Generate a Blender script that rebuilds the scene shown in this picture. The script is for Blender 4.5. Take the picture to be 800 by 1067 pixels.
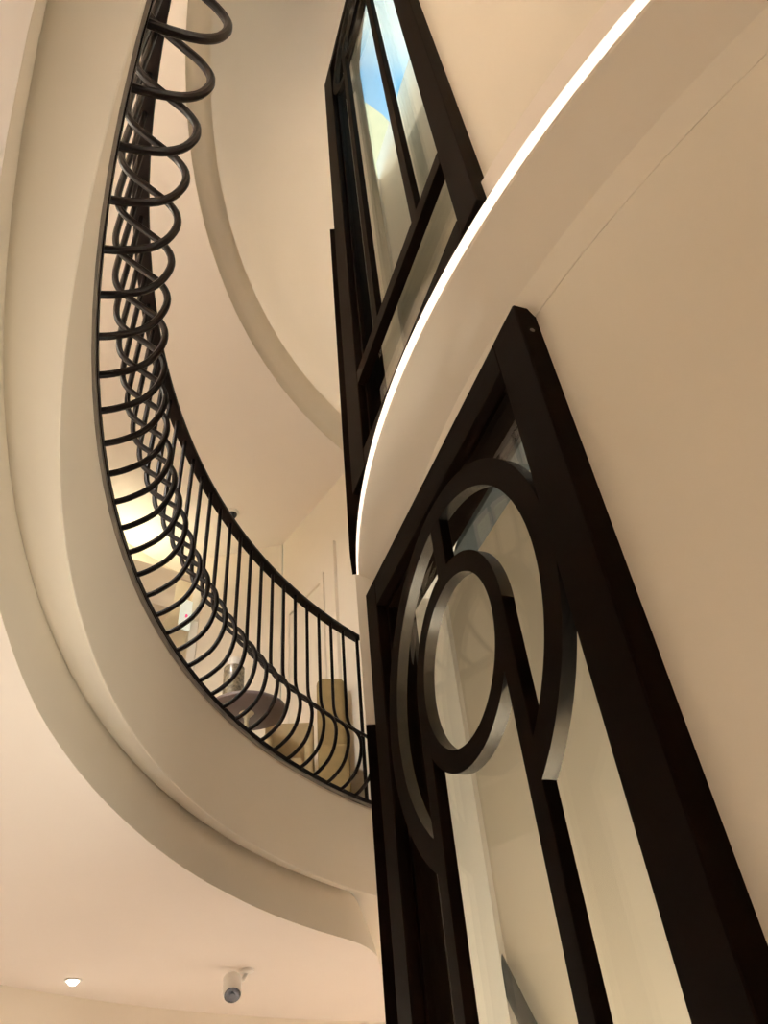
import bpy, bmesh, math, random
from mathutils import Vector, Matrix

for o in list(bpy.data.objects):
    bpy.data.objects.remove(o, do_unlink=True)
SC = bpy.context.scene
COL = SC.collection
PI = math.pi
rad = math.radians

# ------------------------------------------------------------------ camera
cam_d = bpy.data.cameras.new('camera')
cam = bpy.data.objects.new('camera', cam_d)
COL.objects.link(cam)
Bm = [[-0.30952352960300156, 0.6548107460945373, 0.6895056717832098],
      [0.9477336837725706, 0.15339026406391132, 0.2797718562208797],
      [-0.07743416083985673, -0.7400637227222525, 0.6680640965098396]]
R3 = Matrix(((-Bm[0][0], Bm[0][1], Bm[0][2]),
             (Bm[1][0], -Bm[1][1], -Bm[1][2]),
             (Bm[2][0], -Bm[2][1], -Bm[2][2])))
cam.matrix_world = Matrix.Translation((0, 0, 1.5)) @ R3.to_4x4()
cam_d.sensor_fit = 'VERTICAL'
cam_d.sensor_height = 36.0
cam_d.lens = 794.8 / 1067 * 36.0
cam_d.clip_start = 0.02
SC.camera = cam

# ------------------------------------------------------------------ exposure, sky
SC.view_settings.view_transform = 'Standard'
SC.view_settings.look = 'None'
SC.view_settings.gamma = 1.0
SC.view_settings.exposure = 0.50
SC.view_settings.use_curve_mapping = False
SC.cycles.max_bounces = 12
SC.cycles.diffuse_bounces = 7
SC.cycles.transparent_max_bounces = 12
SC.cycles.sample_clamp_indirect = 4.0
SC.cycles.caustics_reflective = False
SC.cycles.caustics_refractive = False
try:
    SC.cycles.use_denoising = True
except Exception:
    pass

W = bpy.data.worlds.new('sky')
SC.world = W
W.use_nodes = True
nt = W.node_tree
nt.nodes.clear()
wo = nt.nodes.new('ShaderNodeOutputWorld')
bg = nt.nodes.new('ShaderNodeBackground')
tc = nt.nodes.new('ShaderNodeTexCoord')
ns = nt.nodes.new('ShaderNodeTexNoise')
ns.inputs['Scale'].default_value = 11.0
ns.inputs['Detail'].default_value = 4
cr = nt.nodes.new('ShaderNodeValToRGB')
cr.color_ramp.elements[0].position = 0.55
cr.color_ramp.elements[0].color = (0.22, 0.55, 0.86, 1)
cr.color_ramp.elements[1].position = 1.0
cr.color_ramp.elements[1].color = (0.80, 0.95, 0.92, 1)
nt.links.new(tc.outputs['Generated'], ns.inputs['Vector'])
sx = nt.nodes.new('ShaderNodeSeparateXYZ')
nt.links.new(tc.outputs['Generated'], sx.inputs[0])
mr = nt.nodes.new('ShaderNodeMapRange')                 # a cloud bank beside a patch of open blue
mr.inputs['From Min'].default_value = -0.30
mr.inputs['From Max'].default_value = -0.205
nt.links.new(sx.outputs['X'], mr.inputs['Value'])
ad = nt.nodes.new('ShaderNodeMath'); ad.operation = 'MULTIPLY_ADD'
ad.inputs[1].default_value = 0.7
nt.links.new(ns.outputs['Fac'], ad.inputs[0])
nt.links.new(mr.outputs[0], ad.inputs[2])
nt.links.new(ad.outputs[0], cr.inputs['Fac'])
nt.links.new(cr.outputs['Color'], bg.inputs['Color'])
bg.inputs['Strength'].default_value = 1.7
nt.links.new(bg.outputs[0], wo.inputs[0])

sun_d = bpy.data.lights.new('sun', 'SUN')
sun_d.energy = 2.2
sun_d.color = (1.0, 0.95, 0.82)
sun_d.angle = rad(1)
sun = bpy.data.objects.new('sun', sun_d)
COL.objects.link(sun)
sun.rotation_euler = Vector((-0.45, 0.75, -0.9)).to_track_quat('-Z', 'Y').to_euler()

WARM = (1.0, 0.96, 0.915)
GROUND_LAMP_W = 520.0
GALLERY_FILL_W = 9000.0
SHAFT_LAMP_W = 52.0

# ------------------------------------------------------------------ materials
def principled(name, col, rough=0.6, metal=0.0, var=0.04, scale=6.0, bump=0.0, spec=0.5, emit=None, estr=0.0):
    m = bpy.data.materials.new(name)
    m.use_nodes = True
    t = m.node_tree
    b = t.nodes['Principled BSDF']
    b.inputs['Roughness'].default_value = rough
    b.inputs['Metallic'].default_value = metal
    b.inputs['Specular IOR Level'].default_value = spec
    c = t.nodes.new('ShaderNodeTexCoord')
    n = t.nodes.new('ShaderNodeTexNoise')
    n.inputs['Scale'].default_value = scale
    n.inputs['Detail'].default_value = 5
    t.links.new(c.outputs['Object'], n.inputs['Vector'])
    r = t.nodes.new('ShaderNodeValToRGB')
    r.color_ramp.elements[0].position = 0.3
    r.color_ramp.elements[1].position = 0.7
    r.color_ramp.elements[0].color = tuple(max(0, x * (1 - var)) for x in col) + (1,)
    r.color_ramp.elements[1].color = tuple(min(1, x * (1 + var)) for x in col) + (1,)
    t.links.new(n.outputs['Fac'], r.inputs['Fac'])
    t.links.new(r.outputs['Color'], b.inputs['Base Color'])
    if bump:
        bp = t.nodes.new('ShaderNodeBump')
        bp.inputs['Strength'].default_value = bump
        bp.inputs['Distance'].default_value = 0.002
        n2 = t.nodes.new('ShaderNodeTexNoise')
        n2.inputs['Scale'].default_value = scale * 25
        t.links.new(c.outputs['Object'], n2.inputs['Vector'])
        t.links.new(n2.outputs['Fac'], bp.inputs['Height'])
        t.links.new(bp.outputs['Normal'], b.inputs['Normal'])
    if emit:
        b.inputs['Emission Color'].default_value = (*emit, 1)
        b.inputs['Emission Strength'].default_value = estr
    return m

M_plaster = principled('cream_plaster', (0.77, 0.71, 0.615), 0.8, var=0.015, scale=2.0, bump=0.12, spec=0.05)
M_ceiling = principled('ceiling_plaster', (0.82, 0.755, 0.695), 0.8, var=0.012, scale=1.5, bump=0.1, spec=0.05)
M_floor = principled('stone_floor', (0.74, 0.665, 0.605), 0.4, var=0.06, scale=3.0)
M_carpet = principled('gallery_floor', (0.60, 0.52, 0.43), 0.9, var=0.1, scale=12.0)
M_iron = principled('black_painted_iron', (0.0050, 0.0030, 0.0024), 0.36, var=0.25, scale=30, spec=0.07)
M_frame = principled('dark_bronze_paint', (0.0038, 0.0019, 0.001), 0.55, var=0.2, scale=14, bump=0.04, spec=0.015)
M_steel = principled('blue_grey_steel', (0.045, 0.055, 0.056), 0.4, var=0.2, scale=5, spec=0.5)
M_edge = principled('grey_slab_edging', (0.16, 0.14, 0.115), 0.4, var=0.25, scale=8)
M_white = principled('white_plastic', (0.8, 0.78, 0.74), 0.35, var=0.01)
M_black = principled('black_plastic', (0.015, 0.015, 0.017), 0.2, var=0.05)
M_ring = principled('satin_ring_edge', (0.085, 0.077, 0.066), 0.26, metal=0.85, var=0.1, scale=20)
M_lens = principled('camera_lens', (0.02, 0.02, 0.03), 0.05, var=0.02, spec=0.9)
M_led = principled('led_diffuser', (0.9, 0.85, 0.8), 0.5, var=0.01, emit=(1.0, 0.86, 0.76), estr=0.75)
M_cove = principled('cove_led', (0.9, 0.85, 0.8), 0.5, var=0.01, emit=(1.0, 0.94, 0.66), estr=13.0)
M_ledge = principled('ledge_led', (0.9, 0.85, 0.8), 0.5, var=0.01, emit=(1.0, 0.86, 0.77), estr=0.6)
M_dome_fill = principled('dome_fill_glow', (0.9, 0.85, 0.8), 0.5, var=0.01, emit=(1.0, 0.91, 0.81), estr=34.0)  # glow of the added arc that brightens the dome
M_lamp = principled('lamp_lens', (0.9, 0.85, 0.8), 0.5, var=0.01, emit=(1.0, 0.88, 0.70), estr=14.0)
M_tabletop = principled('grey_lacquer_top', (0.14, 0.115, 0.125), 0.35, var=0.1, scale=9)
M_stem = principled('pale_metal_stem', (0.72, 0.66, 0.52), 0.3, metal=0.3, var=0.03)
M_cream_fab = principled('cream_upholstery', (0.42, 0.33, 0.19), 0.9, var=0.06, scale=20, bump=0.2)
M_olive_fab = principled('olive_tan_upholstery', (0.24, 0.175, 0.075), 0.85, var=0.07, scale=20, bump=0.2)
M_wood = principled('dark_wood_leg', (0.06, 0.035, 0.02), 0.4, var=0.2, scale=15)
M_sign = principled('white_sign_face', (0.8, 0.85, 0.8), 0.4, var=0.01, emit=(0.85, 1.0, 0.92), estr=0.30)
M_pink = principled('pink_dot', (0.75, 0.08, 0.22), 0.4, var=0.02, emit=(0.9, 0.08, 0.25), estr=0.35)
M_render = principled('pale_exterior_render', (0.74, 0.70, 0.56), 0.8, var=0.05, scale=1)
M_roof = principled('pale_yellow_roof', (0.72, 0.68, 0.46), 0.8, var=0.06, scale=1)
M_vase = principled('mottled_smoke_glass', (0.20, 0.17, 0.12), 0.15, var=0.55, scale=45, spec=0.8)

def glass_mat():
    m = bpy.data.materials.new('clear_window_glass')
    m.use_nodes = True
    t = m.node_tree
    t.nodes.clear()
    out = t.nodes.new('ShaderNodeOutputMaterial')
    mix = t.nodes.new('ShaderNodeMixShader')
    tr = t.nodes.new('ShaderNodeBsdfTransparent')
    tr.inputs['Color'].default_value = (0.97, 0.985, 0.965, 1)
    gl = t.nodes.new('ShaderNodeBsdfGlossy')
    gl.inputs['Roughness'].default_value = 0.02
    lw = t.nodes.new('ShaderNodeLayerWeight')          # Schlick reflectance, the same from both sides of the pane
    lw.inputs['Blend'].default_value = 0.5
    pw = t.nodes.new('ShaderNodeMath'); pw.operation = 'POWER'; pw.inputs[1].default_value = 5.0
    ma = t.nodes.new('ShaderNodeMath'); ma.operation = 'MULTIPLY_ADD'; ma.inputs[1].default_value = 0.8; ma.inputs[2].default_value = 0.03
    t.links.new(lw.outputs['Facing'], pw.inputs[0])
    t.links.new(pw.outputs[0], ma.inputs[0])
    t.links.new(ma.outputs[0], mix.inputs[0])
    t.links.new(tr.outputs[0], mix.inputs[1])
    t.links.new(gl.outputs[0], mix.inputs[2])
    t.links.new(mix.outputs[0], out.inputs[0])
    return m
M_glass = glass_mat()

# ------------------------------------------------------------------ helpers
# site coordinates: x to the left along the lift window, y into the lift tower, z above eye level (1.5 m)
CX, CY, EYE = 1.1967, 3.4577, 1.5
def P(x, y, z):
    return Vector((-x, y, z + EYE))
def pol(R, az, z):
    a = rad(az)
    return P(CX + R * math.cos(a), CY + R * math.sin(a), z)
CENTRE = P(CX, CY, 0)

def tag(o, label=None, cat=None, group=None, kind=None):
    if label: o['label'] = label
    if cat: o['category'] = cat
    if group: o['group'] = group
    if kind: o['kind'] = kind
    return o

def obj(name, bm, mat, parent=None, smooth=False):
    bmesh.ops.recalc_face_normals(bm, faces=bm.faces)
    if parent is not None:
        bmesh.ops.translate(bm, verts=bm.verts, vec=-Vector(parent['_w']))
    me = bpy.data.meshes.new(name)
    bm.to_mesh(me)
    bm.free()
    me.materials.append(mat)
    if smooth:
        for p_ in me.polygons:
            p_.use_smooth = True
        try:
            me.set_sharp_from_angle(angle=rad(38))
        except Exception:
            pass
    o = bpy.data.objects.new(name, me)
    COL.objects.link(o)
    if parent is not None:
        o.parent = parent
        o['_w'] = parent['_w']
    else:
        o['_w'] = (0.0, 0.0, 0.0)
    return o

def centre_origin(o, pt):
    """move a top-level mesh's origin to pt"""
    o.data.transform(Matrix.Translation(-Vector(pt)))
    o.location = pt
    o['_w'] = tuple(pt)
    return o

def thing(name, loc, label, cat, group=None, kind=None):
    o = bpy.data.objects.new(name, None)
    o.empty_display_size = 0.1
    COL.objects.link(o)
    o.location = loc
    o['_w'] = tuple(loc)
    return tag(o, label, cat, group, kind)

def box(bm, x0, x1, y0, y1, z0, z1):
    vs = [bm.verts.new(P(x, y, z)) for z in (z0, z1) for y in (y0, y1) for x in (x0, x1)]
    for f in ((0, 1, 3, 2), (4, 6, 7, 5), (0, 4, 5, 1), (2, 3, 7, 6), (0, 2, 6, 4), (1, 5, 7, 3)):
        bm.faces.new([vs[i] for i in f])

def bevel(bm, w, seg=2):
    bmesh.ops.bevel(bm, geom=list(bm.edges), offset=w, segments=seg, affect='EDGES', profile=0.5)

def bxm(x0, x1, y0, y1, z0, z1, bv=0.0, seg=2):
    bm = bmesh.new()
    box(bm, min(x0, x1), max(x0, x1), min(y0, y1), max(y0, y1), min(z0, z1), max(z0, z1))
    bmesh.ops.recalc_face_normals(bm, faces=bm.faces)
    if bv:
        bevel(bm, bv, seg)
    return bm

def revolve(profile, az0, az1, n, closed=True, bm=None, cap=True):
    """sweep an (R, z) profile about the tower axis; a full turn closes on itself"""
    bm = bm or bmesh.new()
    full = abs(abs(az1 - az0) - 360) < 1e-6
    rings = []
    for i in range(n if full else n + 1):
        a = az0 + (az1 - az0) * i / n
        rings.append([bm.verts.new(pol(R, a, z)) for R, z in profile])
    m = len(profile)
    for i in range(n if full else n):
        A, B = rings[i], rings[(i + 1) % len(rings)]
        for j in range(m if closed else m - 1):
            k = (j + 1) % m
            bm.faces.new((A[j], A[k], B[k], B[j]))
    if closed and not full and cap:
        bm.faces.new(rings[0])
        bm.faces.new(rings[-1])
    return bm

def prism_xy(pts, z0, z1):
    bm = bmesh.new()
    a = [bm.verts.new(P(x, y, z0)) for x, y in pts]
    b = [bm.verts.new(P(x, y, z1)) for x, y in pts]
    bm.faces.new(a)
    bm.faces.new(b)
    for i in range(len(pts)):
        j = (i + 1) % len(pts)
        bm.faces.new((a[i], a[j], b[j], b[i]))
    return bm

def prism_xz(pts, y0, y1):
    bm = bmesh.new()
    a = [bm.verts.new(P(x, y0, z)) for x, z in pts]
    b = [bm.verts.new(P(x, y1, z)) for x, z in pts]
    bm.faces.new(a)
    bm.faces.new(b)
    for i in range(len(pts)):
        j = (i + 1) % len(pts)
        bm.faces.new((a[i], a[j], b[j], b[i]))
    return bm

def tube(pts, r, n=10, bm=None):
    bm = bm or bmesh.new()
    pts = [Vector(q) for q in pts]
    rings = []
    ref = Vector((0, 0, 1))
    prev_n = None
    for i, q in enumerate(pts):
        t = (pts[min(i + 1, len(pts) - 1)] - pts[max(i - 1, 0)]).normalized()
        if prev_n is None:
            u = t.orthogonal().normalized()
        else:
            u = (prev_n - t * prev_n.dot(t)).normalized()
        prev_n = u
        v = t.cross(u)
        rings.append([bm.verts.new(q + r * (math.cos(2 * PI * k / n) * u + math.sin(2 * PI * k / n) * v)) for k in range(n)])
    for a, b in zip(rings, rings[1:]):
        for k in range(n):
            bm.faces.new((a[k], a[(k + 1) % n], b[(k + 1) % n], b[k]))
    bm.faces.new(rings[0])
    bm.faces.new(rings[-1])
    return bm

def lathe(profile, c, n=32, bm=None, axis=None):
    """closed lathe: profile (r, h) about the vertical (or given) axis through world point c"""
    bm = bm or bmesh.new()
    c = Vector(c)
    ax = Vector(axis or (0, 0, 1)).normalized()
    u = ax.orthogonal().normalized()
    v = ax.cross(u)
    rows = []
    for r, h in profile:
        if r < 1e-6:
            rows.append([bm.verts.new(c + ax * h)])
        else:
            rows.append([bm.verts.new(c + ax * h + r * (math.cos(2 * PI * k / n) * u + math.sin(2 * PI * k / n) * v)) for k in range(n)])
    for a, b in zip(rows, rows[1:]):
        for k in range(n):
            k2 = (k + 1) % n
            if len(a) == 1 and len(b) == 1:
                continue
            if len(a) == 1:
                bm.faces.new((a[0], b[k], b[k2]))
            elif len(b) == 1:
                bm.faces.new((a[k], a[k2], b[0]))
            else:
                bm.faces.new((a[k], a[k2], b[k2], b[k]))
    return bm

def smooth_path(pts, sub=4):
    out = []
    n = len(pts)
    for i in range(n - 1):
        p0, p1, p2, p3 = pts[max(i - 1, 0)], pts[i], pts[i + 1], pts[min(i + 2, n - 1)]
        for s in range(sub):
            t = s / sub
            out.append(tuple(0.5 * (2 * b + (c - a) * t + (2 * a - 5 * b + 4 * c - d) * t * t + (3 * b - a - 3 * c + d) * t ** 3)
                             for a, b, c, d in zip(p0, p1, p2, p3)))
    out.append(tuple(pts[-1]))
    return out

# ================================================================== STRUCTURE
# ---- ground floor
o = obj('floor', lathe([(0, -0.15), (6.6, -0.15), (6.6, 0), (0, 0)], CENTRE - Vector((0, 0, EYE)), 96), M_floor)
tag(o, 'pinkish stone floor of the ground level hall', 'floor', kind='structure')
o = obj('wall_ground', revolve([(5.45, -1.5), (5.45, 1.0), (5.6, 1.0), (5.6, -1.5)], -180, 180, 128), M_plaster, smooth=True)
tag(o, 'curved cream wall of the ground level hall below the ceiling', 'wall', kind='structure')

o = obj('wall_landing', revolve([(5.46, 0.95), (5.46, 1.72), (5.6, 1.72), (5.6, 0.95)], -33, 8, 24), M_plaster, smooth=True)
tag(o, 'cream wall above the opening corner beside the landing', 'wall', kind='structure')
# ---- ground ceiling + slab: the curved well edge with its moulded fascia, sweeping into a rounded corner by the lift
arc_az = [-38.5 - i * 321.5 / 160 for i in range(161)]               # -38.5 ... -360
def plan_arc(R):
    return [(CX + R * math.cos(rad(a)), CY + R * math.sin(rad(a))) for a in arc_az]
def soff_R(a):                                                        # the soffit edge, slightly wider away from the lift
    pts = [(-20, 3.70), (52, 3.70), (65, 3.714), (71, 3.730), (78, 3.752), (85, 3.762), (104, 3.774), (400, 3.774)]
    for (a0_, r0), (a1_, r1) in zip(pts, pts[1:]):
        if -a <= a1_:
            return r0 + (r1 - r0) * (-a - a0_) / (a1_ - a0_)
    return 3.774
tail = smooth_path([(CX + 3.70 * math.cos(rad(-38.5)), CY + 3.70 * math.sin(rad(-38.5))), (4.165, 1.243), (4.25, 1.335), (4.36, 1.425), (4.50, 1.508), (4.649, 1.571), (5.134, 1.749), (5.9, 2.01), (6.7, 2.285)], 4)
edge = [(CX + soff_R(a) * math.cos(rad(a)), CY + soff_R(a) * math.sin(rad(a))) for a in arc_az]
# lower fascia and flat ceiling
bm = bmesh.new()
def strip(bm, A, B):
    for i in range(len(A) - 1):
        bm.faces.new((A[i], A[i + 1], B[i + 1], B[i]))
lo_path = list(reversed(tail[1:])) + edge
def outer_of(q):
    d = Vector((q[0] - CX, q[1] - CY))
    d = d.normalized() * 6.7 if d.length < 6.7 else d
    return (CX + d.x, CY + d.y)
E0 = [bm.verts.new(P(x, y, 1.0)) for x, y in lo_path]
nt_ = len(tail) - 1
out_pts = []
for i, q in enumerate(lo_path):
    if i < nt_:
        a = -21.0 + (-38.5 + 21.0) * i / nt_
        out_pts.append((CX + 6.7 * math.cos(rad(a)), CY + 6.7 * math.sin(rad(a))))
    else:
        a = arc_az[i - nt_]
        out_pts.append((CX + 6.7 * math.cos(rad(a)), CY + 6.7 * math.sin(rad(a))))
E1 = [bm.verts.new(P(x, y, 1.0)) for x, y in out_pts]
strip(bm, E0, E1)
o = obj('ceiling', bm, M_ceiling)
tag(o, 'pinkish cream ground level ceiling round the open well', 'ceiling', kind='structure')

bm = bmesh.new()
up_path = []
for i, q in enumerate(lo_path):
    if i < nt_:
        a_, b_ = Vector(lo_path[i + 1]), Vector(lo_path[max(i - 1, 0)])
        d_ = (b_ - a_).normalized()
        up_path.append((q[0] + 0.10 * d_.y, q[1] - 0.10 * d_.x))
    else:
        a = arc_az[i - nt_]
        up_path.append((CX + 3.80 * math.cos(rad(a)), CY + 3.80 * math.sin(rad(a))))
rows = []
for s in range(6):
    t = s / 5
    rows.append([bm.verts.new(P(a[0] + (b[0] - a[0]) * t ** 1.2, a[1] + (b[1] - a[1]) * t ** 1.2, 1.0 + 0.30 * t)) for a, b in zip(lo_path, up_path)])
for A, B in zip(rows, rows[1:]):
    strip(bm, A, B)
o = obj('trim_1', bm, M_plaster, smooth=True)
tag(o, 'lower curved fascia band rising from the ground ceiling edge', 'fascia', kind='structure')

prof = [(3.86, 1.33), (3.80, 1.300), (3.794, 1.290), (3.782, 1.276), (3.764, 1.263), (3.742, 1.253), (3.72, 1.244), (3.69, 1.2405), (3.682, 1.240), (3.679, 1.243), (3.679, 1.25),
        (3.69, 1.50), (3.695, 1.72), (6.7, 1.72), (6.7, 1.33)]
o = obj('trim_2', revolve(prof, 5, -330, 170), M_plaster, smooth=True)
tag(o, 'upper curved fascia band with rounded cove below the balustrade', 'fascia', kind='structure')

bm = bmesh.new()
bm = revolve([(3.70, 1.722), (6.7, 1.722), (6.7, 1.75), (3.70, 1.75)], 5, -330, 170)
o = obj('floor_gallery', bm, M_carpet)
tag(o, 'gallery floor behind the curved balustrade', 'floor', kind='structure')
o = obj('trim_3', revolve([(3.688, 1.735), (3.705, 1.735), (3.705, 1.752), (3.688, 1.752)], -28, -330, 160), M_edge, smooth=True)
tag(o, 'thin grey edging strip along the gallery slab under the balusters', 'edging', kind='structure')
# landing between tower and gallery, behind the tower
bm = prism_xy([(CX + R * math.cos(rad(a)), CY + R * math.sin(rad(a))) for R, a in [(2.72, -26), (2.72, -18), (2.72, -10), (2.72, 0), (3.69, 0), (3.69, -10), (3.69, -18), (3.69, -26)]], 1.3, 1.75)
o = obj('floor_landing', bm, M_carpet)
tag(o, 'landing slab linking gallery and lift tower', 'floor', kind='structure')

# ---- gallery walls
def wall_seg(name, pts, z0, z1, th, label):
    """vertical wall along a plan polyline, thickened away from the well axis"""
    bm = bmesh.new()
    n = len(pts)
    offs = []
    for i in range(n):
        a = Vector(pts[max(i - 1, 0)]); b = Vector(pts[min(i + 1, n - 1)])
        d = (b - a).normalized()
        nn = Vector((-d.y, d.x))
        if nn.dot(Vector(pts[i])) < 0:            # away from the camera side
            nn = -nn
        offs.append(Vector(pts[i]) + nn * th)
    lo = [bm.verts.new(P(x, y, z0)) for x, y in pts] + [bm.verts.new(P(v.x, v.y, z0)) for v in reversed(offs)]
    hi = [bm.verts.new(P(x, y, z1)) for x, y in pts] + [bm.verts.new(P(v.x, v.y, z1)) for v in reversed(offs)]
    m = len(lo)
    for i in range(m):
        j = (i + 1) % m
        bm.faces.new((lo[i], lo[j], hi[j], hi[i]))
    for i in range(n - 1):
        bm.faces.new((lo[i], lo[i + 1], lo[m - 2 - i], lo[m - 1 - i]))
        bm.faces.new((hi[i], hi[i + 1], hi[m - 2 - i], hi[m - 1 - i]))
    o = obj(name, bm, M_plaster)
    return tag(o, label, 'wall', kind='structure')

wall_seg('wall_end', [(4.15, 1.654), (5.69, 1.21)], 1.75, 4.9, 0.12, 'cream gallery end wall with panel moulding beside the lift')
wall_seg('wall_angled', [(5.70, 1.20), (6.10, 0.47)], 1.75, 4.9, 0.10, 'angled cream gallery wall behind the round table')
wall_seg('wall_recess', [(6.12, 0.465), (6.45, 0.43)], 1.75, 4.9, 0.08, 'short return wall of the gallery recess')
a0 = math.degrees(math.atan2(0.43 - CY, 6.45 - CX))
arcw = []
for i in range(100):
    a = a0 - (i / 99) * 318
    R = 6.10 + (6.45 - 6.10) * 0
    arcw.append(a)
bm = revolve([(6.06, 1.75), (6.06, 4.9), (6.2, 4.9), (6.2, 1.75)], a0, a0 - 330, 140)
o = obj('wall_gallery', bm, M_plaster, smooth=True)
tag(o, 'curved outer wall of the gallery', 'wall', kind='structure')

# ---- gallery ceiling with round opening
prof = [(3.735, 4.86), (6.6, 4.86), (6.6, 5.0), (3.82, 5.0), (3.74, 4.92)]
o = obj('ceiling_gallery', revolve(prof, -180, 180, 180), M_ceiling, smooth=True)
tag(o, 'cream gallery ceiling with a curved opening over the well', 'ceiling', kind='structure')
# dome above the opening
dome = [(3.735, 4.862), (3.728, 4.90), (3.70, 4.95), (3.66, 4.99), (3.63, 5.04), (3.615, 5.10)]
for i in range(1, 19):
    f = rad(90 * i / 18)
    dome.append((3.70 - 1.085 * (1 - math.cos(f)), 5.10 + 1.80 * math.sin(f)))
dome[6:6] = [(3.612, 5.112), (3.630, 5.116), (3.632, 5.085), (3.69, 5.085)]  # lip added to hide the glowing arc behind it
dome = dome + [(R + 0.05, z + 0.05) for R, z in reversed(dome)]
o = obj('ceiling_dome', revolve(dome, -180, 180, 180), M_plaster, smooth=True)
tag(o, 'smooth cream dome rising above the gallery ceiling opening', 'ceiling', kind='structure')

t = thing('dome_fill_light', CENTRE + Vector((0, 0, 5.09)), 'added hidden arc of light brightening the dome from behind its lip', 'cove light')
obj('lamp_strip', revolve([(3.645, 5.088), (3.68, 5.088), (3.68, 5.096), (3.645, 5.096)], 30, -84, 60), M_dome_fill, t, True)  # added glowing arc, out of sight, to brighten the dome
# ---- lift tower: convex wall with the moulded cornice and openings for the two windows
D = 0.7275                                    # window plane
def tower(azs, z0, z1, ro=2.70, ri=2.60, n=None, bm=None):
    a0_, a1_ = azs
    return revolve([(ro, z0), (ro, z1), (ri, z1), (ri, z0)], a0_, a1_, n or max(4, int(abs(a1_ - a0_) / 2)), bm=bm)
AZL, AZR = -74.0, -96.3
bm = tower((AZL, AZR), 1.50, 2.20)
tower((AZL, AZR), 6.52, 6.95, bm=bm)
tower((AZR, -200), -1.5, 7.0, bm=bm)
tower((-200, -360 + AZL + 360 - 360), -1.5, 6.9, bm=bm) if False else None
tower((AZL, -30), -1.5, 6.95, bm=bm)
tower((-30, 160), -1.5, 6.95, bm=bm)
bmesh.ops.remove_doubles(bm, verts=bm.verts, dist=1e-5)
o = obj('wall_tower', bm, M_plaster, smooth=True)
tag(o, 'convex cream wall of the lift tower beside the windows', 'wall', kind='structure')

corn = [(2.69, 1.535), (2.702, 1.535), (2.734, 1.60), (2.85, 1.674), (2.872, 1.684), (2.877, 1.688), (2.877, 1.692), (2.80, 1.70), (2.80, 1.735), (2.69, 1.735)]
o = obj('trim_4', revolve(corn, -60, -225, 220), M_plaster, smooth=True)
o.data.set_sharp_from_angle(angle=rad(12))
tag(o, 'cream cornice sweeping round the lift tower above the lower window', 'cornice', kind='structure')
o = obj('baseboard_tower', revolve([(2.701, 1.75), (2.716, 1.75), (2.718, 2.235), (2.712, 2.25), (2.701, 2.25)], -97.5, -225, 110), M_ceiling, smooth=True)
tag(o, 'tall pale skirting on the upper tower wall right of the upper window', 'skirting', kind='structure')

t = thing('led_strip_light', CENTRE + Vector((0, 0, 1.69)), 'curved warm white light strip along the tower cornice lip', 'light strip')
obj('diffuser', revolve([(2.872, 1.693), (2.881, 1.693), (2.8825, 1.734), (2.872, 1.734)], -60, -225, 150), M_led, t, True)
obj('glow_strip', revolve([(2.78, 1.737), (2.86, 1.737), (2.86, 1.744), (2.78, 1.744)], -76, -225, 120), M_ledge, t, True)

# lift portals round the corner of the tower (only their dark edge shows)
def portal(name, z0, zt, zw, R, a0_, label, wall_label, wname):
    t = thing(name, pol(R, a0_ + 10, z0), label, 'lift door', kind='structure')
    fr = revolve([(2.71, z0), (R, z0), (R, zt), (2.71, zt)], a0_, a0_ + 3.0, 4)
    obj('jamb', fr, M_frame, t, True)
    obj('jamb', revolve([(2.71, z0), (R, z0), (R, zt), (2.71, zt)], a0_ + 25, a0_ + 28, 4), M_frame, t, True)
    obj('head', revolve([(2.71, zt - 0.12), (R, zt - 0.12), (R, zt), (2.71, zt)], a0_ + 3.02, a0_ + 24.98, 14), M_frame, t, True)
    obj('door_leaf', revolve([(2.72, z0 + 0.01), (2.76, z0 + 0.01), (2.76, zt - 0.125), (2.72, zt - 0.125)], a0_ + 3.05, a0_ + 13.95, 10), M_steel, t, True)
    obj('door_leaf', revolve([(2.72, z0 + 0.01), (2.76, z0 + 0.01), (2.76, zt - 0.125), (2.72, zt - 0.125)], a0_ + 14.05, a0_ + 24.95, 10), M_steel, t, True)
    if zw:
        o = obj(wname, revolve([(2.71, zt + 0.003), (R, zt + 0.003), (R + 0.003, zw), (2.71, zw)], a0_, a0_ + 28, 20), M_plaster, smooth=True)
        tag(o, wall_label, 'wall', kind='structure')
portal('door_1', -1.5, 1.10, 1.688, 2.886, -72.0, 'dark lift doorway on the ground level round the tower', 'cream tower wall above the ground level lift doorway', 'wall_over_door')
portal('door_2', 1.86, 4.37, None, 2.905, -70.6, 'dark lift doorway on the gallery level round the tower', None, None)

# ---- windows
def ring_bm(cx, cz, ro, ri, y0, y1, a0_=0, a1_=360, n=72):
    bm = bmesh.new()
    full = abs(a1_ - a0_ - 360) < 1e-6
    secs = []
    for i in range(n if full else n + 1):
        a = rad(a0_ + (a1_ - a0_) * i / n)
        c, s = math.cos(a), math.sin(a)
        secs.append([bm.verts.new(P(cx + r * c, y, cz + r * s)) for r, y in ((ro, y0), (ro, y1), (ri, y1), (ri, y0))])
    m = len(secs)
    for i in range(m if full else m - 1):
        A, B = secs[i], secs[(i + 1) % m]
        for j in range(4):
            k = (j + 1) % 4
            bm.faces.new((A[j], A[k], B[k], B[j]))
    if not full:
        bm.faces.new(secs[0]); bm.faces.new(secs[-1])
    return bm

def silver_edges(o):
    o.data.materials.append(M_ring)
    for p_ in o.data.polygons:
        if abs(p_.normal.y) < 0.5:
            p_.material_index = 1

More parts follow.
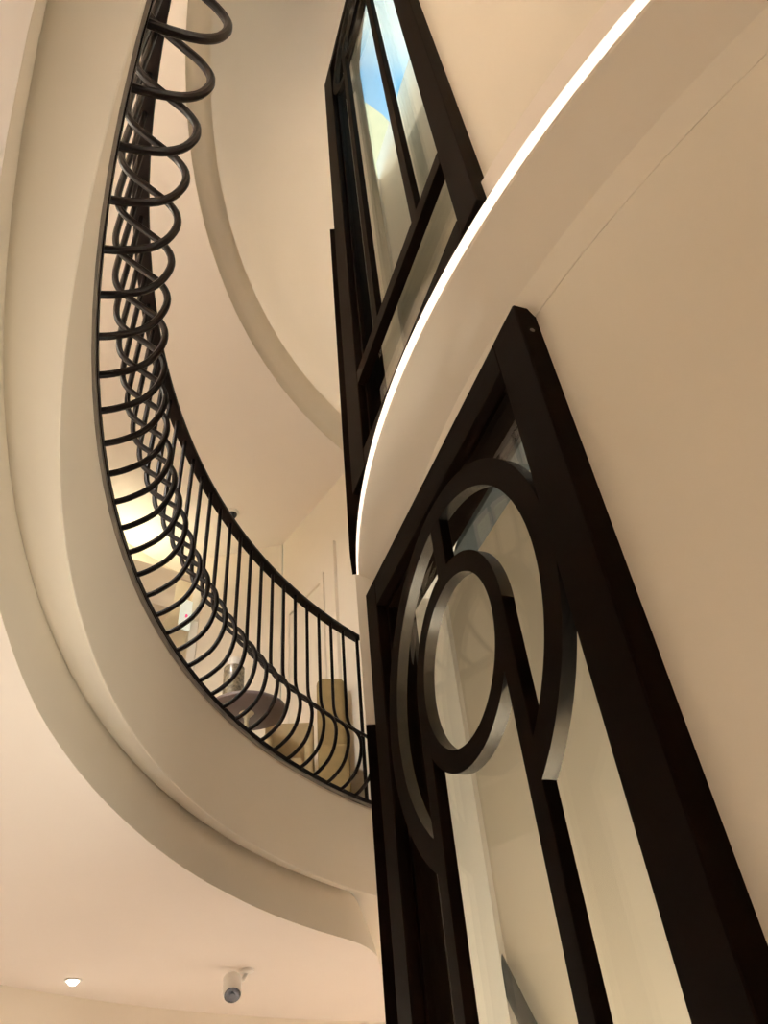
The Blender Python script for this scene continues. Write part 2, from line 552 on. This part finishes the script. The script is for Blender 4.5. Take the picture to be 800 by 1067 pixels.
def window(name, zb, zt, xl, label, transom=None):
    xr = 1.154 * D; xri = 1.317 * D; xli = 2.673 * D; xl = xl * D
    zti = zt - 0.110; zbi = zb + 0.10
    cx = 1.978 * D; cz = zt - 0.847 * D
    y0, yb = D, 0.868
    t = thing(name, P((xl + xr) / 2, y0 + .05, zb), label, 'window', kind='structure')
    obj('jamb', bxm(xr, xri, y0, yb, zb, zt, 0.003, 1), M_frame, t)
    obj('jamb', bxm(xli, xl, y0, yb, zb, zt, 0.003, 1), M_frame, t)
    obj('head', bxm(xri + .0005, xli - .0005, y0 + .0005, yb, zti, zt - .0005, 0.002, 1), M_frame, t)
    obj('sill', bxm(xri + .0005, xli - .0005, y0 + .0005, yb, zb + .0005, zbi, 0.002, 1), M_frame, t)
    yf, yk = y0 + 0.001, y0 + 0.032
    ro, ri = 0.670 * D, 0.580 * D
    so_, si_ = 0.362 * D, 0.290 * D
    # large ring, open between the mullions at the bottom
    gap = math.degrees(math.asin(0.335 * D / (0.625 * D)))
    lr = obj('large_ring', ring_bm(cx, cz, ro, ri, yf, yk, -90 + gap, 270 - gap, 96), M_frame, t, True)
    sr = obj('small_ring', ring_bm(cx, cz, so_, si_, yf + .0006, yk), M_frame, t, True)
    silver_edges(lr); silver_edges(sr)
    zm = cz
    xm0, xm1 = cx - 0.348 * D, cx - 0.282 * D
    segs = [(zbi, zm)] if transom is None else [(transom[1] + .0005, zm)]
    for s in (-1, 1):
        for za, zc in segs:
            obj('mullion', bxm(cx + s * 0.362 * D, cx + s * 0.290 * D, yf + .0003, yk - .0005, za, zc, 0.0015, 1), M_frame, t)
    obj('short_mullion', bxm(cx - 0.042 * D, cx + 0.042 * D, yf + .0008, yk - .001, cz + 0.33 * D, cz + 0.60 * D, 0.0015, 1), M_frame, t)
    if transom:
        obj('transom', bxm(xri + .0005, xli - .0005, yf, yk + .01, transom[0], transom[1], 0.002, 1), M_frame, t)
    obj('glass_pane', bxm(xri, xli, y0 + 0.052, y0 + 0.060, zbi, zti), M_glass, t)
    # glazing bead behind the rings
    b = bxm(xri, xri + .018, y0 + .034, y0 + .050, zbi, zti)
    box(b, xli - .018, xli, y0 + .034, y0 + .050, zbi, zti)
    box(b, xri + .018, xli - .018, y0 + .034, y0 + .050, zti - .018, zti)
    obj('glazing_bead', b, M_frame, t)
    return t

w1 = window('window_1', -1.40, 2.153 * D, 2.810, 'large dark framed lower lift window with two concentric rings')
obj('screw', lathe([(0, 0), (0.006, 0), (0.006, 0.002), (0, 0.003)], P(1.154 * D, D + 0.030, 1.47), 12, axis=(1, 0, 0)), M_edge, w1)
w2 = window('window_2', 2.90 * D, 9.07 * D, 2.90, 'tall dark framed upper lift window with sky beyond', (3.60 * D, 3.712 * D))

# ---- inside the lift tower
yb_ = 1.45
bm = bxm(CX - 1.66, CX + 1.66, yb_, yb_ + 0.1, -1.5, 7.3)
o = obj('wall_shaft', bm, M_plaster)
tag(o, 'plain cream back wall inside the lift shaft', 'wall', kind='structure')
o = obj('floor_shaft', bxm(CX - 1.5, CX + 1.5, 1.0, yb_, -1.52, -1.45), M_floor)
tag(o, 'floor at the bottom of the lift shaft', 'floor', kind='structure')
t = thing('steel_beam', P(1.2, 0.97, 1.57), 'blue grey horizontal steel beam behind the top of the lower window', 'beam')
obj('web', bxm(0.35, 2.135, 0.955, 0.99, 1.575, 1.695, 0.003, 1), M_steel, t)
obj('flange', bxm(0.35, 2.135, 0.945, 1.02, 1.5645, 1.5745, 0.002, 1), M_steel, t)
obj('flange', bxm(0.35, 2.135, 0.945, 1.02, 1.6955, 1.7055, 0.002, 1), M_steel, t)
# slanting rail low on the back wall
t = thing('slanted_rail', P(2.4, 1.41, 0.0), 'dark slanted rail fixed to the lift shaft back wall', 'rail')
a_, b_ = P(2.90, 1.40, 0.72), P(1.9, 1.40, -0.70)
obj('bar', tube([a_, a_.lerp(b_, .5), b_], 0.028, 12), M_steel, t, True)
# ================================================================== BALUSTRADE
t = thing('balustrade', CENTRE + Vector((0, 0, 1.752)), 'black curved iron balustrade with bulging balusters edging the gallery', 'balustrade')
obj('handrail', revolve([(3.695, 2.924), (3.752, 2.924), (3.755, 2.930), (3.755, 2.944), (3.752, 2.950), (3.695, 2.950), (3.692, 2.944), (3.692, 2.930)], -32.3, -128, 150), M_iron, t, True)
obj('bottom_bar', revolve([(3.684, 1.753), (3.718, 1.753), (3.718, 1.776), (3.684, 1.776)], -31.0, -128, 150), M_iron, t, True)
bprof = [(0.004, 1.768), (0.030, 1.776), (0.064, 1.793), (0.115, 1.832), (0.150, 1.890), (0.168, 1.965), (0.164, 2.030), (0.137, 2.083), (0.100, 2.118),
         (0.062, 2.150), (0.022, 2.186), (-0.004, 2.226), (-0.018, 2.280), (-0.022, 2.36), (-0.022, 2.60), (-0.022, 2.925)]
path = smooth_path(bprof, 3)
first = obj('baluster', tube([pol(3.70 - b, -34.97, z) for b, z in path], 0.0105, 9), M_iron, t, True)
NB = 45
for k in range(1, NB):
    c = first.copy()
    COL.objects.link(c)
    c.parent = t
    c.rotation_euler.z = rad(2.033 * k)          # site x is mirrored, so negative azimuth steps turn positive
obj('end_post', tube([pol(3.722, -32.6, 1.776), pol(3.722, -32.6, 2.3), pol(3.722, -32.6, 2.925)], 0.012, 9), M_iron, t, True)

# ================================================================== LIGHT FITTINGS
def spot(name, loc, energy, angle, parent, blend=0.8, r=0.06):
    l = bpy.data.lights.new(name, 'SPOT')
    l.energy = energy
    l.color = WARM
    l.spot_size = rad(angle)
    l.spot_blend = blend
    l.shadow_soft_size = r
    lo = bpy.data.objects.new(name, l)
    COL.objects.link(lo)
    lo.parent = parent
    lo.location = loc
    return lo

def downlight(pt, zc, energy, label, group, angle=84):
    t = thing('downlight', P(pt[0], pt[1], zc), label, 'downlight', group)
    c = P(pt[0], pt[1], zc)
    obj('trim_ring', lathe([(0.030, -0.001), (0.045, -0.001), (0.047, -0.005), (0.045, -0.008), (0.034, -0.008), (0.030, -0.004), (0.030, -0.001)], c, 28), M_white, t, True)
    obj('lens', lathe([(0, -0.002), (0.029, -0.002), (0.029, -0.006), (0.026, -0.016), (0.018, -0.024), (0.008, -0.028), (0, -0.029)], c, 24), M_lamp, t, True)
    spot('lamp', (0, 0, -0.045), energy, angle, t)
    return t

downlight((4.95, -0.05), 1.0, GROUND_LAMP_W * 0.8, 'small glowing recessed downlight in the lower ceiling near the wall', 'ground ceiling downlights', 112)
for a, k, cone in ((-66, 0.38, 92), (-98, 0.12, 84), (-126, 0.5, 84), (-160, 0.3, 84), (-200, 0.5, 84), (-245, 0.8, 84), (-290, 1.0, 100), (-325, 2.6, 112), (-350, 2.2, 100)):  # added out of view to light the hall, positions chosen freely
    R = 5.05
    downlight((CX + R * math.cos(rad(a)), CY + R * math.sin(rad(a))), 1.0, GROUND_LAMP_W * k, 'added downlight in the lower ceiling, out of view, to light the hall', 'ground ceiling downlights', cone)
for a, k, aim in ((-83, 0.5, None), (-90, 0.038, (4.7, 0.2, 1.75)), (-106, 0.06, None), (-124, 0.05, None), (-150, 0.06, None), (-190, 1, None), (-235, 1, None), (-280, 1, None)):  # added out of view to brighten the gallery, one aimed along it
    R = 5.75
    q = (CX + R * math.cos(rad(a)), CY + R * math.sin(rad(a)))
    t = downlight(q, 4.86, GALLERY_FILL_W * k, 'added downlight in the gallery ceiling, out of view, to brighten the gallery', 'added gallery ceiling downlights', 68)
    if aim:
        l_ = [c for c in t.children if c.type == 'LIGHT'][0]
        l_.rotation_euler = (P(*aim) - P(q[0], q[1], 4.83)).to_track_quat('-Z', 'Y').to_euler()
# lamp at the foot of the shaft
lc = P(1.25, 1.23, -1.44)
t = thing('shaft_light_panel', lc, 'flat light panel lighting the lift shaft from its floor', 'light panel')
obj('frame', bxm(0.55, 1.95, 1.04, 1.42, -1.44, -1.40, 0.004, 1), M_white, t)
l = bpy.data.lights.new('light_surface', 'AREA'); l.energy = SHAFT_LAMP_W; l.color = (1, 0.93, 0.83)
l.shape = 'RECTANGLE'; l.size = 1.35; l.size_y = 0.34
lo = bpy.data.objects.new('light_surface', l); COL.objects.link(lo); lo.parent = t; lo.location = (0, 0, 0.045)
lo.rotation_euler = (PI, 0, 0)

# cove over the gallery recess
t = thing('cove_light', P(5.7, 0.0, 4.01), 'cream cornice box hiding a warm cove light under the gallery ceiling', 'cove light')
obj('box', prism_xy([(5.50, -0.80), (5.775, 0.25), (6.07, 0.18), (5.98, -0.92)], 4.01, 4.36), M_plaster, t)
obj('lip', prism_xy([(5.50, -0.80), (5.82, 0.40), (5.84, 0.395), (5.52, -0.805)], 4.3605, 4.42), M_plaster, t)
obj('lamp_strip', prism_xy([(5.60, -0.75), (5.84, 0.20), (5.94, 0.17), (5.72, -0.78)], 4.362, 4.38), M_cove, t)

# ================================================================== CAMERAS, SIGN
def bullet_camera(pt, zc):
    c = P(pt[0], pt[1], zc)
    t = thing('security_camera', c, 'small white bullet security camera hanging from the lower ceiling', 'camera')
    obj('mount', lathe([(0, 0), (0.042, 0), (0.042, -0.012), (0.03, -0.018), (0, -0.02)], c + Vector((-0.02, 0.08, 0)), 28), M_white, t, True)
    d = Vector((0.62, -0.06, -0.78)).normalized()     # tilted down towards the hall
    b0 = c + Vector((0.0, 0.0, -0.045))
    obj('arm', tube([c + Vector((-0.02, 0.08, -0.018)), c + Vector((-0.01, 0.06, -0.05)), b0 + d * 0.04], 0.012, 10), M_white, t, True)
    b = obj('body', lathe([(0, 0), (0.044, 0.0), (0.050, 0.008), (0.050, 0.105), (0.046, 0.115), (0, 0.115)], b0, 32, axis=d), M_white, t, True)
    obj('lens', lathe([(0, 0.1155), (0.043, 0.1155), (0.043, 0.122), (0.036, 0.124), (0.024, 0.119), (0.016, 0.119), (0.014, 0.124), (0, 0.126)], b0, 32, axis=d), M_lens, b, True)
    return t
bullet_camera((4.76, 0.765), 1.0)
c = P(5.34, 0.65, 4.86)
t = thing('dome_camera', c, 'small round white dome camera on the gallery ceiling above the handrail', 'camera')
obj('base', lathe([(0, 0), (0.06, 0), (0.062, -0.02), (0.055, -0.03), (0, -0.03)], c, 28), M_white, t, True)
obj('dome', lathe([(0.045, -0.0305), (0.043, -0.045), (0.034, -0.062), (0.018, -0.074), (0, -0.078)], c, 24), M_black, t, True)

t = thing('wall_sign', P(6.0, 0.33, 4.0), 'narrow white wall sign with a pink dot by the gallery recess', 'sign')
obj('board', prism_xy([(5.98, 0.33), (6.02, 0.43), (6.05, 0.42), (6.01, 0.32)], 3.97, 4.28), M_sign, t)
obj('bracket', prism_xy([(6.02, 0.425), (6.06, 0.50), (6.075, 0.49), (6.035, 0.42)], 4.10, 4.14), M_white, t)
obj('dot', lathe([(0, 0), (0.018, 0), (0.018, 0.003), (0, 0.003)], P(5.998, 0.382, 4.10), 20, axis=(0.93, -0.37, 0)), M_pink, t)
o = obj('trim_6', prism_xy([(6.06, 0.50), (6.10, 0.43), (6.14, 0.44), (6.10, 0.52)], 1.75, 4.5), M_white)
tag(o, 'white vertical corner trim on the gallery wall beside the sign', 'trim', kind='structure')

# panel moulding on the end wall
def on_end(s, off, z):
    a = Vector((4.15, 1.654)); b = Vector((5.69, 1.21))
    d = (b - a).normalized(); n = Vector((d.y, -d.x))
    if n.y > 0: n = -n
    q = a + d * s + n * off
    return P(q.x, q.y, z)
def end_bar(bm, s0, s1, z0, z1, th):
    vs = [bm.verts.new(on_end(s, off, z)) for z in (z0, z1) for off in (0.001, th) for s in (s0, s1)]
    for f in ((0, 1, 3, 2), (4, 6, 7, 5), (0, 4, 5, 1), (2, 3, 7, 6), (0, 2, 6, 4), (1, 5, 7, 3)):
        bm.faces.new([vs[i] for i in f])
bm = bmesh.new()
end_bar(bm, 0.86, 1.50, 3.92, 4.0, 0.02)
end_bar(bm, 0.86, 0.91, 1.80, 3.919, 0.02)
end_bar(bm, 1.45, 1.50, 1.80, 3.919, 0.02)
o = obj('trim_7', bm, M_plaster); tag(o, 'raised rectangular panel moulding on the gallery end wall', 'moulding', kind='structure')
bm = bmesh.new()
end_bar(bm, 0.66, 0.74, 1.76, 4.2, 0.03)
o = obj('trim_8', bm, M_plaster); tag(o, 'vertical door casing strip on the gallery end wall nearest the lift', 'moulding', kind='structure')

# ================================================================== GALLERY FURNITURE
FZ = 1.75
# pedestal table
tx, ty = 4.66, 0.76
t = thing('pedestal_table', P(tx, ty, FZ), 'small round grey topped pedestal table behind the balusters', 'table')
obj('tabletop', lathe([(0, 0.72), (0.25, 0.72), (0.262, 0.726), (0.265, 0.735), (0.262, 0.745), (0.255, 0.75), (0, 0.75)], P(tx, ty, FZ), 48), M_tabletop, t, True)
obj('stem', lathe([(0, 0.02), (0.016, 0.02), (0.014, 0.3), (0.014, 0.66), (0.02, 0.69), (0.05, 0.7195), (0, 0.7195)], P(tx, ty, FZ), 20), M_stem, t, True)
obj('foot', lathe([(0, 0.0), (0.15, 0.0), (0.15, 0.010), (0.05, 0.0195), (0, 0.0195)], P(tx, ty, FZ), 36), M_stem, t, True)
# vase
vz = FZ + 0.7505
c = P(4.62, 0.655, vz)
t = thing('glass_vase', c, 'mottled smoky glass cylinder vase standing on the round table', 'vase')
obj('cylinder', lathe([(0, 0), (0.066, 0), (0.07, 0.006), (0.07, 0.27), (0.066, 0.275), (0.064, 0.27), (0.064, 0.012), (0, 0.012)], c, 36), M_vase, t, True)
obj('cap', lathe([(0, 0.2755), (0.045, 0.2755), (0.047, 0.285), (0.047, 0.335), (0.040, 0.345), (0, 0.346)], c, 24), M_white, t, True)

# low armchair further back
def rounded(bm, w, seg=4):
    bmesh.ops.recalc_face_normals(bm, faces=bm.faces)
    bevel(bm, w, seg)
    return bm
def local_box(c, ang, sx, sy, z0, z1, bv, seg=4, taper=0.0):
    """box sx by sy turned ang degrees in plan about site point c"""
    bm = bmesh.new()
    ca, sa = math.cos(rad(ang)), math.sin(rad(ang))
    vs = []
    for z in (z0, z1):
        f = 1.0 - (taper if z == z1 else 0)
        for v in (-sy / 2, sy / 2):
            for u in (-sx / 2, sx / 2):
                uu = u * f
                vs.append(bm.verts.new(P(c[0] + uu * ca - v * sa, c[1] + uu * sa + v * ca, z)))
    for f in ((0, 1, 3, 2), (4, 6, 7, 5), (0, 4, 5, 1), (2, 3, 7, 6), (0, 2, 6, 4), (1, 5, 7, 3)):
        bm.faces.new([vs[i] for i in f])
    if bv: rounded(bm, bv, seg)
    return bm
def off(c, ang, u, v):
    ca, sa = math.cos(rad(ang)), math.sin(rad(ang))
    return (c[0] + u * ca - v * sa, c[1] + u * sa + v * ca)
ANG = -76
cc = (4.80, 1.08)
t = thing('armchair', P(*cc, FZ), 'low cream upholstered armchair beside the round table', 'chair')
obj('seat', local_box(off(cc, ANG, 0, -0.05), ANG, 0.20, 0.26, FZ + 0.12, FZ + 0.42, 0.03), M_cream_fab, t, True)
obj('backrest', local_box(off(cc, ANG, 0, 0.12), ANG, 0.34, 0.07, FZ + 0.12, FZ + 0.80, 0.032), M_cream_fab, t, True)
for s in (-1, 1):
    obj('arm', local_box(off(cc, ANG, s * 0.135, -0.05), ANG, 0.06, 0.26, FZ + 0.12, FZ + 0.60, 0.028), M_cream_fab, t, True)
    for v in (-0.15, 0.1):
        q = off(cc, ANG, s * 0.12, v)
        obj('leg', lathe([(0, 0), (0.014, 0), (0.02, 0.119), (0, 0.119)], P(*q, FZ), 12), M_wood, t, True)
# tall back chair near the lift, seen side on
ANG = -76
cc = (4.60, 1.33)
t = thing('high_back_chair', P(*cc, FZ), 'olive tan high backed chair against the end wall near the lift', 'chair')
obj('backrest', local_box(off(cc, ANG, 0, 0.06), ANG, 0.20, 0.10, FZ + 0.10, FZ + 1.03, 0.046, 5), M_olive_fab, t, True)
obj('seat', local_box(off(cc, ANG, 0, -0.075), ANG, 0.20, 0.165, FZ + 0.10, FZ + 0.45, 0.03), M_olive_fab, t, True)
for s in (-1, 1):
    for v in (-0.13, 0.07):
        q = off(cc, ANG, s * 0.07, v)
        obj('leg', lathe([(0, 0), (0.012, 0), (0.016, 0.099), (0, 0.099)], P(*q, FZ), 12), M_wood, t, True)

# ================================================================== OUTSIDE, SEEN THROUGH THE UPPER WINDOW
yr = 3.7
bc = P(2.25 * yr, yr, -1.5)
bm = lathe([(0, 25.85), (0.2, 25.82), (0.44, 25.5), (0.8, 24.75), (1.11, 23.55), (1.30, 22.6), (1.40, 21.9), (1.48, 21.2), (1.5, 20.6), (1.5, 0), (0, 0)], bc, 48)
o = obj('rounded_tower', bm, M_roof, smooth=True)
centre_origin(o, bc)
tag(o, 'pale yellow round topped tower against the sky outside the upper window', 'tower')

# drop the bookkeeping property
for o in bpy.data.objects:
    if '_w' in o:
        del o['_w']
